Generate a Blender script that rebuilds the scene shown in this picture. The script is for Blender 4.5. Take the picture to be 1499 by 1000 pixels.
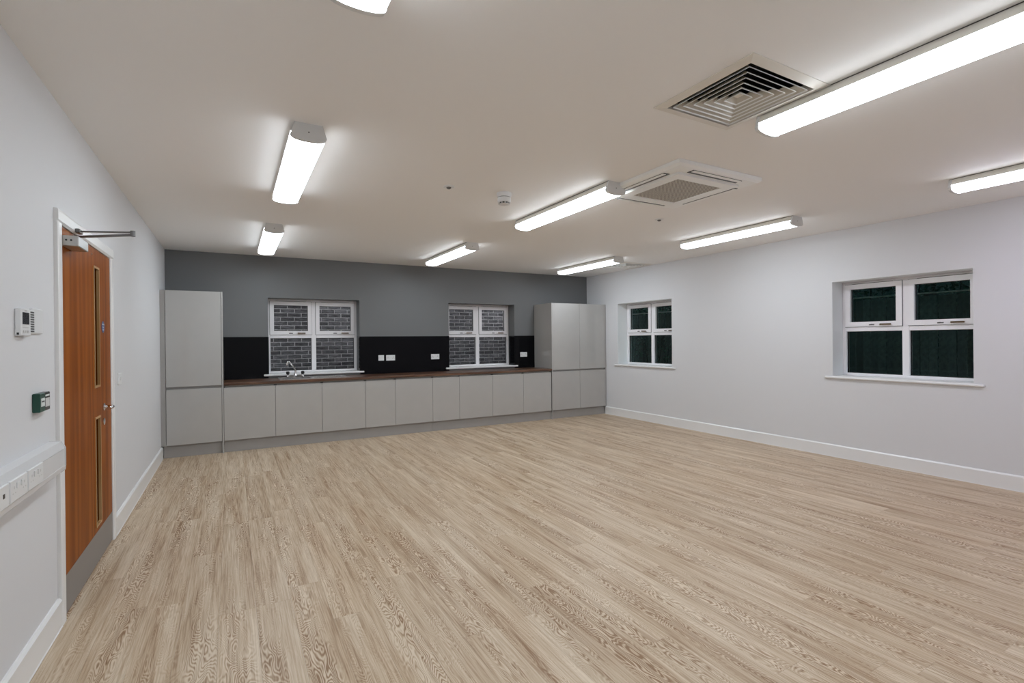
import bpy, bmesh, math, random
from mathutils import Vector, Matrix

random.seed(7)
S = bpy.context.scene
C = S.collection
for o in list(bpy.data.objects):
    bpy.data.objects.remove(o)

# ------------------------------------------------------------------ room numbers (metres)
XL, XR = -0.785, 6.255          # left and right wall faces
YF, YB = -0.45, 8.08            # wall behind the viewer, kitchen wall
ZC = 2.688                      # ceiling
CAM_Z = 1.426
WALL_T = 0.32
REVEAL = 0.225

# ------------------------------------------------------------------ camera
def make_camera():
    yaw, pit, rol = math.radians(29.19), math.radians(-0.13), math.radians(-0.57)
    up = Vector((0, 0, 1))
    rt = Vector((math.cos(yaw), -math.sin(yaw), 0))
    fw = Vector((math.sin(yaw), math.cos(yaw), 0))
    F = fw * math.cos(pit) + up * math.sin(pit)
    U = -fw * math.sin(pit) + up * math.cos(pit)
    R = rt * math.cos(rol) + U * math.sin(rol)
    U2 = -rt * math.sin(rol) + U * math.cos(rol)
    cd = bpy.data.cameras.new('camera')
    cd.sensor_width = 36.0
    cd.lens = 731.5 * 36.0 / 1499.0
    cd.clip_start = 0.05
    cam = bpy.data.objects.new('camera', cd)
    C.objects.link(cam)
    m = Matrix((R, U2, -F)).transposed().to_4x4()
    m.translation = Vector((0, 0, CAM_Z))
    cam.matrix_world = m
    S.camera = cam
make_camera()

# ------------------------------------------------------------------ world (night), exposure
W = bpy.data.worlds.new('night')
S.world = W
W.use_nodes = True
W.node_tree.nodes['Background'].inputs[0].default_value = (0.25, 0.8, 0.78, 1)
W.node_tree.nodes['Background'].inputs[1].default_value = 0.012
S.view_settings.view_transform = 'Standard'
S.view_settings.look = 'None'
S.view_settings.gamma = 1.0
S.view_settings.use_curve_mapping = False
S.view_settings.exposure = 0.0
LAMP = 19.5                      # radiance of the lamp diffusers

# ------------------------------------------------------------------ materials
MATS = {}
def mat(name, col, rough=0.5, metal=0.0, spec=0.5, ior=None, coat=0.0, bump=None, vary=0.0):
    m = bpy.data.materials.new(name)
    m.use_nodes = True
    nt = m.node_tree
    b = nt.nodes['Principled BSDF']
    b.inputs['Base Color'].default_value = (*col, 1)
    b.inputs['Roughness'].default_value = rough
    b.inputs['Metallic'].default_value = metal
    b.inputs['Specular IOR Level'].default_value = spec
    if ior: b.inputs['IOR'].default_value = ior
    if coat:
        b.inputs['Coat Weight'].default_value = coat
        b.inputs['Coat Roughness'].default_value = 0.03
    if bump or vary:
        tc = nt.nodes.new('ShaderNodeTexCoord')
        n = nt.nodes.new('ShaderNodeTexNoise')
        n.inputs['Scale'].default_value = bump[0] if bump else 6.0
        n.inputs['Detail'].default_value = 3
        nt.links.new(tc.outputs['Object'], n.inputs['Vector'])
        if bump:
            bp = nt.nodes.new('ShaderNodeBump')
            bp.inputs['Strength'].default_value = bump[1]
            bp.inputs['Distance'].default_value = 0.002
            nt.links.new(n.outputs['Fac'], bp.inputs['Height'])
            nt.links.new(bp.outputs['Normal'], b.inputs['Normal'])
        if vary:
            r = nt.nodes.new('ShaderNodeValToRGB')
            r.color_ramp.elements[0].position = 0.3
            r.color_ramp.elements[1].position = 0.7
            r.color_ramp.elements[0].color = (*[c * (1 - vary) for c in col], 1)
            r.color_ramp.elements[1].color = (*[min(1, c * (1 + vary)) for c in col], 1)
            nt.links.new(n.outputs['Fac'], r.inputs['Fac'])
            nt.links.new(r.outputs['Color'], b.inputs['Base Color'])
    MATS[name] = m
    return m

def nodes(m):
    nt = m.node_tree
    def N(t, **kw):
        n = nt.nodes.new(t)
        for k, v in kw.items(): setattr(n, k, v)
        return n
    return nt, N, nt.links.new

mat('white_paint', (0.70, 0.695, 0.705), 0.6, bump=(90, 0.06))
mat('ceiling_paint', (0.93, 0.915, 0.90), 0.7, bump=(90, 0.05))
mat('grey_paint', (0.158, 0.161, 0.163), 0.5, bump=(90, 0.08))
mat('trim_white', (0.82, 0.81, 0.80), 0.3)
mat('reveal_white', (0.86, 0.87, 0.88), 0.4)
mat('ac_white', (0.94, 0.94, 0.92), 0.3)
mat('closer_dark', (0.17, 0.165, 0.16), 0.4, metal=0.6)
mat('upvc', (0.89, 0.87, 0.89), 0.22, bump=(60, 0.02))
mat('seal_black', (0.01, 0.01, 0.011), 0.4)
mat('cabinet_gloss', (0.445, 0.43, 0.41), 0.06, coat=0.5, vary=0.015)
mat('cabinet_matt', (0.36, 0.345, 0.33), 0.3, vary=0.02)
mat('carcass_dark', (0.10, 0.095, 0.09), 0.5)
mat('black_glass', (0.004, 0.004, 0.005), 0.03, ior=1.22, bump=(3, 0.01))
mat('plastic_white', (0.78, 0.78, 0.78), 0.3)
mat('plastic_grey', (0.60, 0.59, 0.58), 0.35)
mat('plastic_beige', (0.66, 0.62, 0.56), 0.35)
mat('plastic_dark', (0.02, 0.02, 0.02), 0.3)
mat('trunk_plastic', (0.70, 0.69, 0.69), 0.3)
mat('lamp_body', (0.86, 0.83, 0.76), 0.35)
mat('lamp_cap', (0.74, 0.74, 0.73), 0.35)
mat('vent_metal', (0.80, 0.76, 0.69), 0.35)
mat('vent_blade', (0.60, 0.56, 0.49), 0.4)  # darker than the flange, putting the shade between louvres into the colour
mat('duct_black', (0.01, 0.01, 0.01), 0.8)
mat('chrome', (0.82, 0.82, 0.83), 0.08, metal=1.0)
mat('steel', (0.62, 0.61, 0.60), 0.25, metal=1.0, bump=(200, 0.05))
mat('closer_metal', (0.50, 0.49, 0.47), 0.35, metal=0.8)
mat('kick_metal', (0.32, 0.31, 0.305), 0.42, metal=0.55, bump=(300, 0.03))
mat('bronze', (0.16, 0.105, 0.055), 0.3, metal=0.8)
mat('green_plastic', (0.004, 0.055, 0.035), 0.3)
mat('dark_plastic', (0.02, 0.022, 0.022), 0.2)
mat('label_white', (0.7, 0.74, 0.72), 0.5)
mat('sign_blue', (0.05, 0.10, 0.26), 0.4)
mat('screen_black', (0.006, 0.006, 0.010), 0.12)
mat('mortar', (0.72, 0.72, 0.73), 0.9, bump=(40, 0.4), vary=0.25)
mat('soil', (0.06, 0.05, 0.045), 0.9, bump=(20, 0.5))
mat('fence_green', (0.065, 0.105, 0.102), 0.7, bump=(30, 0.3), vary=0.3)
mat('fence_cap', (0.85, 0.87, 0.84), 0.6)
mat('leaf', (0.03, 0.14, 0.10), 0.35, vary=0.4)
mat('twig', (0.02, 0.04, 0.035), 0.9)

def emitter(name, col, s):
    m = bpy.data.materials.new(name)
    m.use_nodes = True
    nt = m.node_tree
    nt.nodes.remove(nt.nodes['Principled BSDF'])
    e = nt.nodes.new('ShaderNodeEmission')
    e.inputs[0].default_value = (*col, 1)
    e.inputs[1].default_value = s
    nt.links.new(e.outputs[0], nt.nodes['Material Output'].inputs[0])
    MATS[name] = m
emitter('lamp_neutral', (0.855, 0.96, 1.04), LAMP)
emitter('lamp_edge', (0.88, 0.94, 1.0), 6.5)
emitter('lamp_cool', (0.86, 0.945, 1.03), LAMP)
emitter('lamp_lilac', (0.82, 0.79, 1.0), LAMP)

def glass_mat(name, ior, tint, refl=(1, 1, 1)):
    m = bpy.data.materials.new(name)
    m.use_nodes = True
    nt, N, L = nodes(m)
    nt.nodes.remove(nt.nodes['Principled BSDF'])
    fr = N('ShaderNodeFresnel'); fr.inputs[0].default_value = ior
    tr = N('ShaderNodeBsdfTransparent'); tr.inputs[0].default_value = (*tint, 1)
    gl = N('ShaderNodeBsdfGlossy'); gl.inputs['Roughness'].default_value = 0.0; gl.inputs['Color'].default_value = (*refl, 1)
    mx = N('ShaderNodeMixShader')
    L(fr.outputs[0], mx.inputs[0]); L(tr.outputs[0], mx.inputs[1]); L(gl.outputs[0], mx.inputs[2])
    L(mx.outputs[0], nt.nodes['Material Output'].inputs[0])
    MATS[name] = m
glass_mat('window_glass', 1.20, (0.95, 0.98, 0.975), (0.7, 0.98, 0.96))
glass_mat('kitchen_glass', 1.24, (0.97, 0.975, 0.98))
glass_mat('door_glass', 1.10, (0.12, 0.10, 0.08))

def brick_mat():
    m = bpy.data.materials.new('brick_face')
    m.use_nodes = True
    nt, N, L = nodes(m)
    b = nt.nodes['Principled BSDF']
    tc = N('ShaderNodeTexCoord'); oi = N('ShaderNodeObjectInfo')
    mp = N('ShaderNodeMapping'); mp.inputs['Scale'].default_value = (9, 9, 40)
    ad = N('ShaderNodeVectorMath', operation='ADD')
    sc = N('ShaderNodeVectorMath', operation='SCALE'); sc.inputs['Scale'].default_value = 37
    cb = N('ShaderNodeCombineXYZ')
    for i in range(3): L(oi.outputs['Random'], cb.inputs[i])
    L(cb.outputs[0], sc.inputs[0]); L(tc.outputs['Object'], ad.inputs[0]); L(sc.outputs[0], ad.inputs[1])
    L(ad.outputs[0], mp.inputs['Vector'])
    n = N('ShaderNodeTexNoise'); n.inputs['Detail'].default_value = 5; n.inputs['Scale'].default_value = 1.0
    L(mp.outputs[0], n.inputs['Vector'])
    r = N('ShaderNodeValToRGB')
    r.color_ramp.elements[0].position = 0.3; r.color_ramp.elements[0].color = (0.07, 0.072, 0.08, 1)
    r.color_ramp.elements[1].position = 0.72; r.color_ramp.elements[1].color = (0.34, 0.34, 0.36, 1)
    L(n.outputs['Fac'], r.inputs['Fac'])
    hs = N('ShaderNodeHueSaturation'); hs.inputs['Saturation'].default_value = 0.9
    mr = N('ShaderNodeMapRange'); mr.inputs[3].default_value = 0.6; mr.inputs[4].default_value = 1.35
    L(oi.outputs['Random'], mr.inputs[0]); L(mr.outputs[0], hs.inputs['Value'])
    L(r.outputs['Color'], hs.inputs['Color']); L(hs.outputs['Color'], b.inputs['Base Color'])
    b.inputs['Roughness'].default_value = 0.75
    bp = N('ShaderNodeBump'); bp.inputs['Strength'].default_value = 0.6; bp.inputs['Distance'].default_value = 0.004
    L(n.outputs['Fac'], bp.inputs['Height']); L(bp.outputs['Normal'], b.inputs['Normal'])
    MATS['brick_face'] = m
brick_mat()

def wood_mat(name, stops, axis, cross, along, rings, rough, fibre=0.25, rnd=True, coat=0.0, spec=0.5, tone=0.12, bumpd=0.0004, fig0=(0.36, 0.62, 0.08, 0.5), centre=0.0, patch=1.3, detail=1.6):
    """figured wood: contour lines of stretched noise, plus fine fibre; every object gets its own cut of the tree"""
    m = bpy.data.materials.new(name)
    m.use_nodes = True
    nt, N, L = nodes(m)
    b = nt.nodes['Principled BSDF']
    tc = N('ShaderNodeTexCoord'); oi = N('ShaderNodeObjectInfo')
    cb = N('ShaderNodeCombineXYZ')
    for i, k in enumerate((91.0, 57.0, 33.0)):
        mm = N('ShaderNodeMath', operation='MULTIPLY'); mm.inputs[1].default_value = k if rnd else 0.0
        L(oi.outputs['Random'], mm.inputs[0]); L(mm.outputs[0], cb.inputs[i])
    ad = N('ShaderNodeVectorMath', operation='ADD')
    L(tc.outputs['Object'], ad.inputs[0]); L(cb.outputs[0], ad.inputs[1])
    def scaled(c, a):
        mp = N('ShaderNodeMapping')
        s = [c, c, c]; s[axis] = a
        mp.inputs['Scale'].default_value = s
        L(ad.outputs[0], mp.inputs['Vector'])
        return mp.outputs[0]
    n1 = N('ShaderNodeTexNoise'); n1.inputs['Scale'].default_value = 1; n1.inputs['Detail'].default_value = detail
    n1.inputs['Roughness'].default_value = 0.45
    L(scaled(cross, along), n1.inputs['Vector'])
    m1 = N('ShaderNodeMath', operation='MULTIPLY'); m1.inputs[1].default_value = rings
    L(n1.outputs['Fac'], m1.inputs[0])
    sn = N('ShaderNodeMath', operation='SINE'); L(m1.outputs[0], sn.inputs[0])
    # figure is strong in some parts of a board and fades to plain fibre in others
    n3 = N('ShaderNodeTexNoise'); n3.inputs['Scale'].default_value = 1; n3.inputs['Detail'].default_value = 1
    L(scaled(cross * 0.9, along * 0.6), n3.inputs['Vector'])
    mr = N('ShaderNodeMapRange'); mr.inputs[1].default_value = fig0[0]; mr.inputs[2].default_value = fig0[1]
    mr.inputs[3].default_value = fig0[2]; mr.inputs[4].default_value = fig0[3]
    L(n3.outputs['Fac'], mr.inputs[0])
    fig = N('ShaderNodeMath', operation='MULTIPLY'); L(sn.outputs[0], fig.inputs[0]); L(mr.outputs[0], fig.inputs[1])
    if centre:
        # flat-sawn figure sits along the heart of the board, straight grain at its edges
        sx = N('ShaderNodeSeparateXYZ'); L(tc.outputs['Object'], sx.inputs[0])
        ofs = N('ShaderNodeMapRange'); ofs.inputs[3].default_value = -0.04; ofs.inputs[4].default_value = 0.04
        L(oi.outputs['Random'], ofs.inputs[0])
        dd = N('ShaderNodeMath', operation='SUBTRACT'); L(sx.outputs['X'], dd.inputs[0]); L(ofs.outputs[0], dd.inputs[1])
        ab = N('ShaderNodeMath', operation='ABSOLUTE'); L(dd.outputs[0], ab.inputs[0])
        cm = N('ShaderNodeMapRange', interpolation_type='SMOOTHSTEP'); cm.inputs[1].default_value = centre * .3; cm.inputs[2].default_value = centre
        cm.inputs[3].default_value = 1.0; cm.inputs[4].default_value = 0.22
        L(ab.outputs[0], cm.inputs[0])
        f2 = N('ShaderNodeMath', operation='MULTIPLY'); L(fig.outputs[0], f2.inputs[0]); L(cm.outputs[0], f2.inputs[1])
        fig = f2
    n2 = N('ShaderNodeTexNoise'); n2.inputs['Scale'].default_value = 1; n2.inputs['Detail'].default_value = 4
    L(scaled(150, 4.0), n2.inputs['Vector'])
    fb = N('ShaderNodeMath', operation='SUBTRACT'); fb.inputs[1].default_value = 0.5; L(n2.outputs['Fac'], fb.inputs[0])
    fm = N('ShaderNodeMath', operation='MULTIPLY'); fm.inputs[1].default_value = fibre * 4; L(fb.outputs[0], fm.inputs[0])
    n4 = N('ShaderNodeTexNoise'); n4.inputs['Scale'].default_value = 1; n4.inputs['Detail'].default_value = 2
    L(scaled(14, 0.8), n4.inputs['Vector'])
    st = N('ShaderNodeMath', operation='SUBTRACT'); st.inputs[1].default_value = 0.5; L(n4.outputs['Fac'], st.inputs[0])
    sm = N('ShaderNodeMath', operation='MULTIPLY'); sm.inputs[1].default_value = patch; L(st.outputs[0], sm.inputs[0])
    a1 = N('ShaderNodeMath', operation='ADD'); L(fig.outputs[0], a1.inputs[0]); L(fm.outputs[0], a1.inputs[1])
    a2 = N('ShaderNodeMath', operation='ADD'); L(a1.outputs[0], a2.inputs[0]); L(sm.outputs[0], a2.inputs[1])
    a3 = N('ShaderNodeMath', operation='ADD'); a3.inputs[1].default_value = 0.5; L(a2.outputs[0], a3.inputs[0])
    r = N('ShaderNodeValToRGB')
    els = r.color_ramp.elements
    els[0].position, els[0].color = stops[0][0], (*stops[0][1], 1)
    els[1].position, els[1].color = stops[-1][0], (*stops[-1][1], 1)
    for p, c in stops[1:-1]:
        e = els.new(p); e.color = (*c, 1)
    L(a3.outputs[0], r.inputs['Fac'])
    hs = N('ShaderNodeHueSaturation')
    wn = N('ShaderNodeMath', operation='MULTIPLY'); wn.inputs[1].default_value = 7.31
    fr = N('ShaderNodeMath', operation='FRACT'); L(oi.outputs['Random'], wn.inputs[0]); L(wn.outputs[0], fr.inputs[0])
    tr = N('ShaderNodeMapRange'); tr.inputs[3].default_value = 1 - tone; tr.inputs[4].default_value = 1 + tone
    L(fr.outputs[0], tr.inputs[0]); L(tr.outputs[0], hs.inputs['Value'])
    L(r.outputs['Color'], hs.inputs['Color']); L(hs.outputs['Color'], b.inputs['Base Color'])
    b.inputs['Roughness'].default_value = rough
    b.inputs['Specular IOR Level'].default_value = spec
    if coat:
        b.inputs['Coat Weight'].default_value = coat; b.inputs['Coat Roughness'].default_value = 0.12
    bp = N('ShaderNodeBump'); bp.inputs['Strength'].default_value = 0.35; bp.inputs['Distance'].default_value = bumpd
    L(a3.outputs[0], bp.inputs['Height']); L(bp.outputs['Normal'], b.inputs['Normal'])
    MATS[name] = m
wood_mat('oak_floor', [(0.0, (0.255, 0.140, 0.066)), (0.45, (0.485, 0.355, 0.233)), (1.0, (0.67, 0.550, 0.415))],
         1, 8.0, 1.7, 320.0, 0.42, fibre=0.36, tone=0.035, fig0=(0.40, 0.62, 0.06, 0.47), centre=0.09, patch=1.35, detail=2.6)
wood_mat('door_veneer', [(0.0, (0.195, 0.048, 0.004)), (0.5, (0.260, 0.069, 0.007)), (1.0, (0.325, 0.095, 0.012))],
         2, 5.0, 0.25, 30.0, 0.36, fibre=0.12, spec=0.04, patch=0.8, tone=0.0, bumpd=0.0001)
wood_mat('bead_oak', [(0.0, (0.30, 0.15, 0.05)), (0.5, (0.44, 0.24, 0.09)), (1.0, (0.55, 0.33, 0.15))],
         2, 9.0, 0.6, 25.0, 0.35, fibre=0.15, tone=0.0, bumpd=0.0001)
wood_mat('walnut_top', [(0.0, (0.040, 0.017, 0.009)), (0.5, (0.095, 0.044, 0.024)), (1.0, (0.18, 0.095, 0.055))],
         0, 12.0, 0.8, 30.0, 0.28, fibre=0.25, tone=0.0, bumpd=0.0001)

def grille_mat():
    m = bpy.data.materials.new('grille_mesh')
    m.use_nodes = True
    nt, N, L = nodes(m)
    b = nt.nodes['Principled BSDF']
    tc = N('ShaderNodeTexCoord')
    ck = N('ShaderNodeTexChecker'); ck.inputs['Scale'].default_value = 130
    ck.inputs['Color1'].default_value = (0.17, 0.155, 0.13, 1); ck.inputs['Color2'].default_value = (0.62, 0.58, 0.52, 1)
    L(tc.outputs['Object'], ck.inputs['Vector']); L(ck.outputs['Color'], b.inputs['Base Color'])
    b.inputs['Roughness'].default_value = 0.5
    MATS['grille_mesh'] = m
grille_mat()

# ------------------------------------------------------------------ mesh helpers
def box(bm, x0, x1, y0, y1, z0, z1, bev=0.0, seg=1):
    r = bmesh.ops.create_cube(bm, size=1.0)
    vs = r['verts']
    for v in vs:
        v.co = Vector((x0 + (v.co.x + .5) * (x1 - x0), y0 + (v.co.y + .5) * (y1 - y0), z0 + (v.co.z + .5) * (z1 - z0)))
    if bev > 0:
        es = list({e for v in vs for e in v.link_edges})
        bmesh.ops.bevel(bm, geom=es, offset=bev, segments=seg, affect='EDGES', profile=0.5)
    return bm
def B(*a, **k):
    return box(bmesh.new(), *a, **k)

def prism(bm, prof, axis, a0, a1):
    """closed profile of (p, q) extruded along an axis; (p, q) are the other two axes in order"""
    def pt(p, q, a):
        c = [0, 0, 0]
        oth = [i for i in range(3) if i != axis]
        c[oth[0]], c[oth[1]], c[axis] = p, q, a
        return c
    v0 = [bm.verts.new(pt(p, q, a0)) for p, q in prof]
    v1 = [bm.verts.new(pt(p, q, a1)) for p, q in prof]
    n = len(prof)
    fs = [bm.faces.new(v0), bm.faces.new(v1[::-1])]
    for i in range(n):
        fs.append(bm.faces.new((v0[i], v1[i], v1[(i + 1) % n], v0[(i + 1) % n])))
    bmesh.ops.recalc_face_normals(bm, faces=fs)
    return bm

def tube(bm, pts, rad, n=12):
    pts = [Vector(p) for p in pts]
    rads = rad if isinstance(rad, (list, tuple)) else [rad] * len(pts)
    rings = []
    ref = Vector((0.31, 0.52, 0.8)).normalized()
    for i, p in enumerate(pts):
        t = (pts[min(i + 1, len(pts) - 1)] - pts[max(i - 1, 0)]).normalized()
        a = t.cross(ref).normalized(); b = t.cross(a).normalized()
        rings.append([bm.verts.new(p + rads[i] * (math.cos(2 * math.pi * k / n) * a + math.sin(2 * math.pi * k / n) * b)) for k in range(n)])
    fs = []
    for r0, r1 in zip(rings, rings[1:]):
        for k in range(n):
            fs.append(bm.faces.new((r0[k], r0[(k + 1) % n], r1[(k + 1) % n], r1[k])))
    fs.append(bm.faces.new(rings[0])); fs.append(bm.faces.new(rings[-1][::-1]))
    bmesh.ops.recalc_face_normals(bm, faces=fs)
    for f in fs: f.smooth = len(f.verts) == 4
    return bm

def lathe(bm, prof, n=28, axis='Z', at=(0, 0, 0)):
    """prof of (radius, height) turned about an axis through 'at'"""
    at = Vector(at)
    def pt(r, h, k):
        a = 2 * math.pi * k / n
        c, s = r * math.cos(a), r * math.sin(a)
        return at + Vector({'Z': (c, s, h), 'X': (h, c, s), 'Y': (s, h, c)}[axis])
    rings = [[bm.verts.new(pt(r, h, k)) for k in range(n)] for r, h in prof]
    fs = []
    for r0, r1 in zip(rings, rings[1:]):
        for k in range(n):
            fs.append(bm.faces.new((r0[k], r0[(k + 1) % n], r1[(k + 1) % n], r1[k])))
    fs.append(bm.faces.new(rings[0])); fs.append(bm.faces.new(rings[-1]))
    bmesh.ops.recalc_face_normals(bm, faces=fs)
    return bm

def frame(bm, axis, a0, a1, p0, p1, q0, q1, w):
    """rectangular picture-frame ring; plane axes p, q; w = width or (p-lo, p-hi, q-lo, q-hi)"""
    wl, wr, wb, wt = w if isinstance(w, tuple) else (w,) * 4
    def bx(pa, pb, qa, qb):
        lo = [0, 0, 0]; hi = [0, 0, 0]
        oth = [i for i in range(3) if i != axis]
        lo[axis], hi[axis] = a0, a1
        lo[oth[0]], hi[oth[0]] = pa, pb
        lo[oth[1]], hi[oth[1]] = qa, qb
        box(bm, lo[0], hi[0], lo[1], hi[1], lo[2], hi[2])
    bx(p0, p0 + wl, q0, q1); bx(p1 - wr, p1, q0, q1)
    bx(p0 + wl, p1 - wr, q0, q0 + wb); bx(p0 + wl, p1 - wr, q1 - wt, q1)
    return bm

def slab_with_holes(bm, axis, a0, a1, P, Q, holes):
    """solid slab between a0 and a1 with rectangular through holes (p0, p1, q0, q1)"""
    ps = sorted({P[0], P[1], *[h[0] for h in holes], *[h[1] for h in holes]})
    qs = sorted({Q[0], Q[1], *[h[2] for h in holes], *[h[3] for h in holes]})
    oth = [i for i in range(3) if i != axis]
    cache = {}
    def V(i, j, a):
        k = (i, j, a)
        if k not in cache:
            c = [0, 0, 0]; c[axis] = (a0, a1)[a]; c[oth[0]] = ps[i]; c[oth[1]] = qs[j]
            cache[k] = bm.verts.new(c)
        return cache[k]
    def solid(i, j):
        if i < 0 or j < 0 or i >= len(ps) - 1 or j >= len(qs) - 1: return False
        pc, qc = (ps[i] + ps[i + 1]) / 2, (qs[j] + qs[j + 1]) / 2
        return not any(h[0] < pc < h[1] and h[2] < qc < h[3] for h in holes)
    fs = []
    for i in range(len(ps) - 1):
        for j in range(len(qs) - 1):
            if not solid(i, j): continue
            for a in (0, 1):
                fs.append(bm.faces.new((V(i, j, a), V(i + 1, j, a), V(i + 1, j + 1, a), V(i, j + 1, a))))
            for (di, dj, e0, e1) in ((-1, 0, (i, j), (i, j + 1)), (1, 0, (i + 1, j), (i + 1, j + 1)), (0, -1, (i, j), (i + 1, j)), (0, 1, (i, j + 1), (i + 1, j + 1))):
                if not solid(i + di, j + dj):
                    fs.append(bm.faces.new((V(*e0, 0), V(*e1, 0), V(*e1, 1), V(*e0, 1))))
    bmesh.ops.recalc_face_normals(bm, faces=fs)
    return bm

def mesh_of(name, bm, m, origin=(0, 0, 0)):
    if any(origin):
        bmesh.ops.translate(bm, verts=bm.verts, vec=-Vector(origin))
    me = bpy.data.meshes.new(name)
    bm.to_mesh(me); bm.free()
    me.materials.append(MATS[m])
    return me

def part(name, bm, m, parent, label=None):
    """one mesh object under its thing; geometry is given in world coordinates"""
    org = parent['_org'] if '_org' in parent else parent.location
    o = bpy.data.objects.new(name, mesh_of(name, bm, m, tuple(org)))
    C.objects.link(o)
    o.parent = parent
    o['_org'] = tuple(org)
    if label: o['label'] = label
    return o

def thing(name, loc, label, cat, group=None, kind=None):
    o = bpy.data.objects.new(name, None)
    o.empty_display_size = 0.1
    C.objects.link(o)
    o.location = loc
    o['_org'] = tuple(loc)
    o['label'] = label; o['category'] = cat
    if group: o['group'] = group
    if kind: o['kind'] = kind
    return o

def solo(name, bm, m, label, cat, loc=(0, 0, 0), group=None, kind=None):
    o = bpy.data.objects.new(name, mesh_of(name, bm, m, loc))
    C.objects.link(o)
    o.location = loc
    o['_org'] = tuple(loc)
    o['label'] = label; o['category'] = cat
    if group: o['group'] = group
    if kind: o['kind'] = kind
    return o

def dup(root, loc, label, group=None):
    r = root.copy(); C.objects.link(r)
    r.location = loc; r['label'] = label
    if group: r['group'] = group
    for ch in list(root.children):
        c = ch.copy(); C.objects.link(c); c.parent = r
        for g in list(ch.children):
            d = g.copy(); C.objects.link(d); d.parent = c
    return r

# ------------------------------------------------------------------ the room shell
WZ0, WZ1 = 0.945, 2.085
WIN_BACK = [(0.45, 1.755), (3.263, 4.568)]
WIN_RIGHT = [(5.846, 7.156), (2.041, 3.347)]
DOOR_Y = (3.40, 4.60); DOOR_Z = 2.05

solo('wall_back', slab_with_holes(bmesh.new(), 1, YB, YB + WALL_T, (XL - .2, XR + WALL_T), (-0.1, ZC + .1),
     [(a, b, WZ0, WZ1) for a, b in WIN_BACK]), 'grey_paint', 'dark grey painted kitchen wall with two windows', 'wall', kind='structure')
solo('wall_right', slab_with_holes(bmesh.new(), 0, XR, XR + WALL_T, (YF - .2, YB), (-0.1, ZC + .1),
     [(a, b, WZ0, WZ1) for a, b in WIN_RIGHT]), 'white_paint', 'white wall on the right with two windows', 'wall', kind='structure')
solo('wall_left', slab_with_holes(bmesh.new(), 0, XL - 0.14, XL, (YF - .2, YB), (-0.1, ZC + .1),
     [(DOOR_Y[0] - .03, DOOR_Y[1] + .03, -0.1, DOOR_Z + .03)]), 'white_paint', 'white wall on the left with the wooden door', 'wall', kind='structure')
solo('wall_front', B(XL, XR, YF - 0.2, YF, -0.1, ZC + .1), 'white_paint', 'white wall behind the viewer', 'wall', kind='structure')
VENTS = [(2.318, 1.70), (5.89, 6.50)]
NECK = 0.262
solo('ceiling', slab_with_holes(bmesh.new(), 2, ZC, ZC + 0.06, (XL, XR), (YF, YB),
     [(x - NECK, x + NECK, y - NECK, y + NECK) for x, y in VENTS]), 'ceiling_paint', 'plain white ceiling', 'ceiling', kind='structure')

# floor: sub-floor slab and separate vinyl planks laid lengthways
floor = solo('floor', B(XL - 0.14, XR, YF, YB, -0.05, -0.004), 'soil', 'pale oak plank floor', 'floor', kind='structure')
PW, PL = 0.172, 1.505
plank_cache = {}
def plank(x0, x1, y0, y1):
    w, l = x1 - x0, y1 - y0
    if l < 0.02 or w < 0.01: return
    key = (round(w, 3), round(l, 3))
    if key not in plank_cache:
        g = 0.0003
        plank_cache[key] = mesh_of('plank', B(-w / 2 + g, w / 2 - g, -l / 2 + g, l / 2 - g, -0.004, 0.0), 'oak_floor')
    o = bpy.data.objects.new('plank', plank_cache[key])
    C.objects.link(o); o.parent = floor
    o.location = ((x0 + x1) / 2, (y0 + y1) / 2, 0)
rnd = random.Random(3)
k0 = math.floor((XL + 0.076) / PW)
k = k0
while -0.076 + k * PW < XR:
    xa, xb = max(XL, -0.076 + k * PW), min(XR, -0.076 + (k + 1) * PW)
    ph = {2: 3.17, 3: 2.70, -3: 4.85, -2: 4.80, 0: 3.03}.get(k, rnd.uniform(0, PL))
    y = ph - PL * math.ceil((ph - YF) / PL)
    while y < YB:
        ya, yb = max(YF, y), min(YB, y + PL)
        plank(xa, xb, ya, yb)
        y += PL
    k += 1

# skirting boards
def skirting(name, side, a0, a1, label):
    h, t = 0.145, 0.018
    s = 1 if side == 'left' else -1
    x = XL if side == 'left' else XR
    if side == 'front':
        bm = prism(bmesh.new(), [(YF, 0), (YF + t + .003, 0), (YF + t + .003, .004), (YF + t, .006), (YF + t, h - .012), (YF + t - .01, h), (YF, h)], 0, a0, a1)
    else:
        bm = prism(bmesh.new(), [(x, 0), (x + s * (t + .003), 0), (x + s * (t + .003), .004), (x + s * t, .006), (x + s * t, h - .012), (x + s * (t - .01), h), (x, h)], 1, a0, a1)
    return solo(name, bm, 'trim_white', label, 'skirting board', kind='structure')
skirting('baseboard_left', 'left', YF + .02, 3.325, 'white skirting board along left wall, viewer side of the door')
skirting('baseboard_left', 'left', 4.675, 7.52, 'white skirting board along left wall between door and cabinets')
skirting('baseboard_right', 'right', YF + .02, 7.52, 'white skirting board along right wall')
skirting('baseboard_front', 'front', XL, XR, 'white skirting board behind the viewer')

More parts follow.
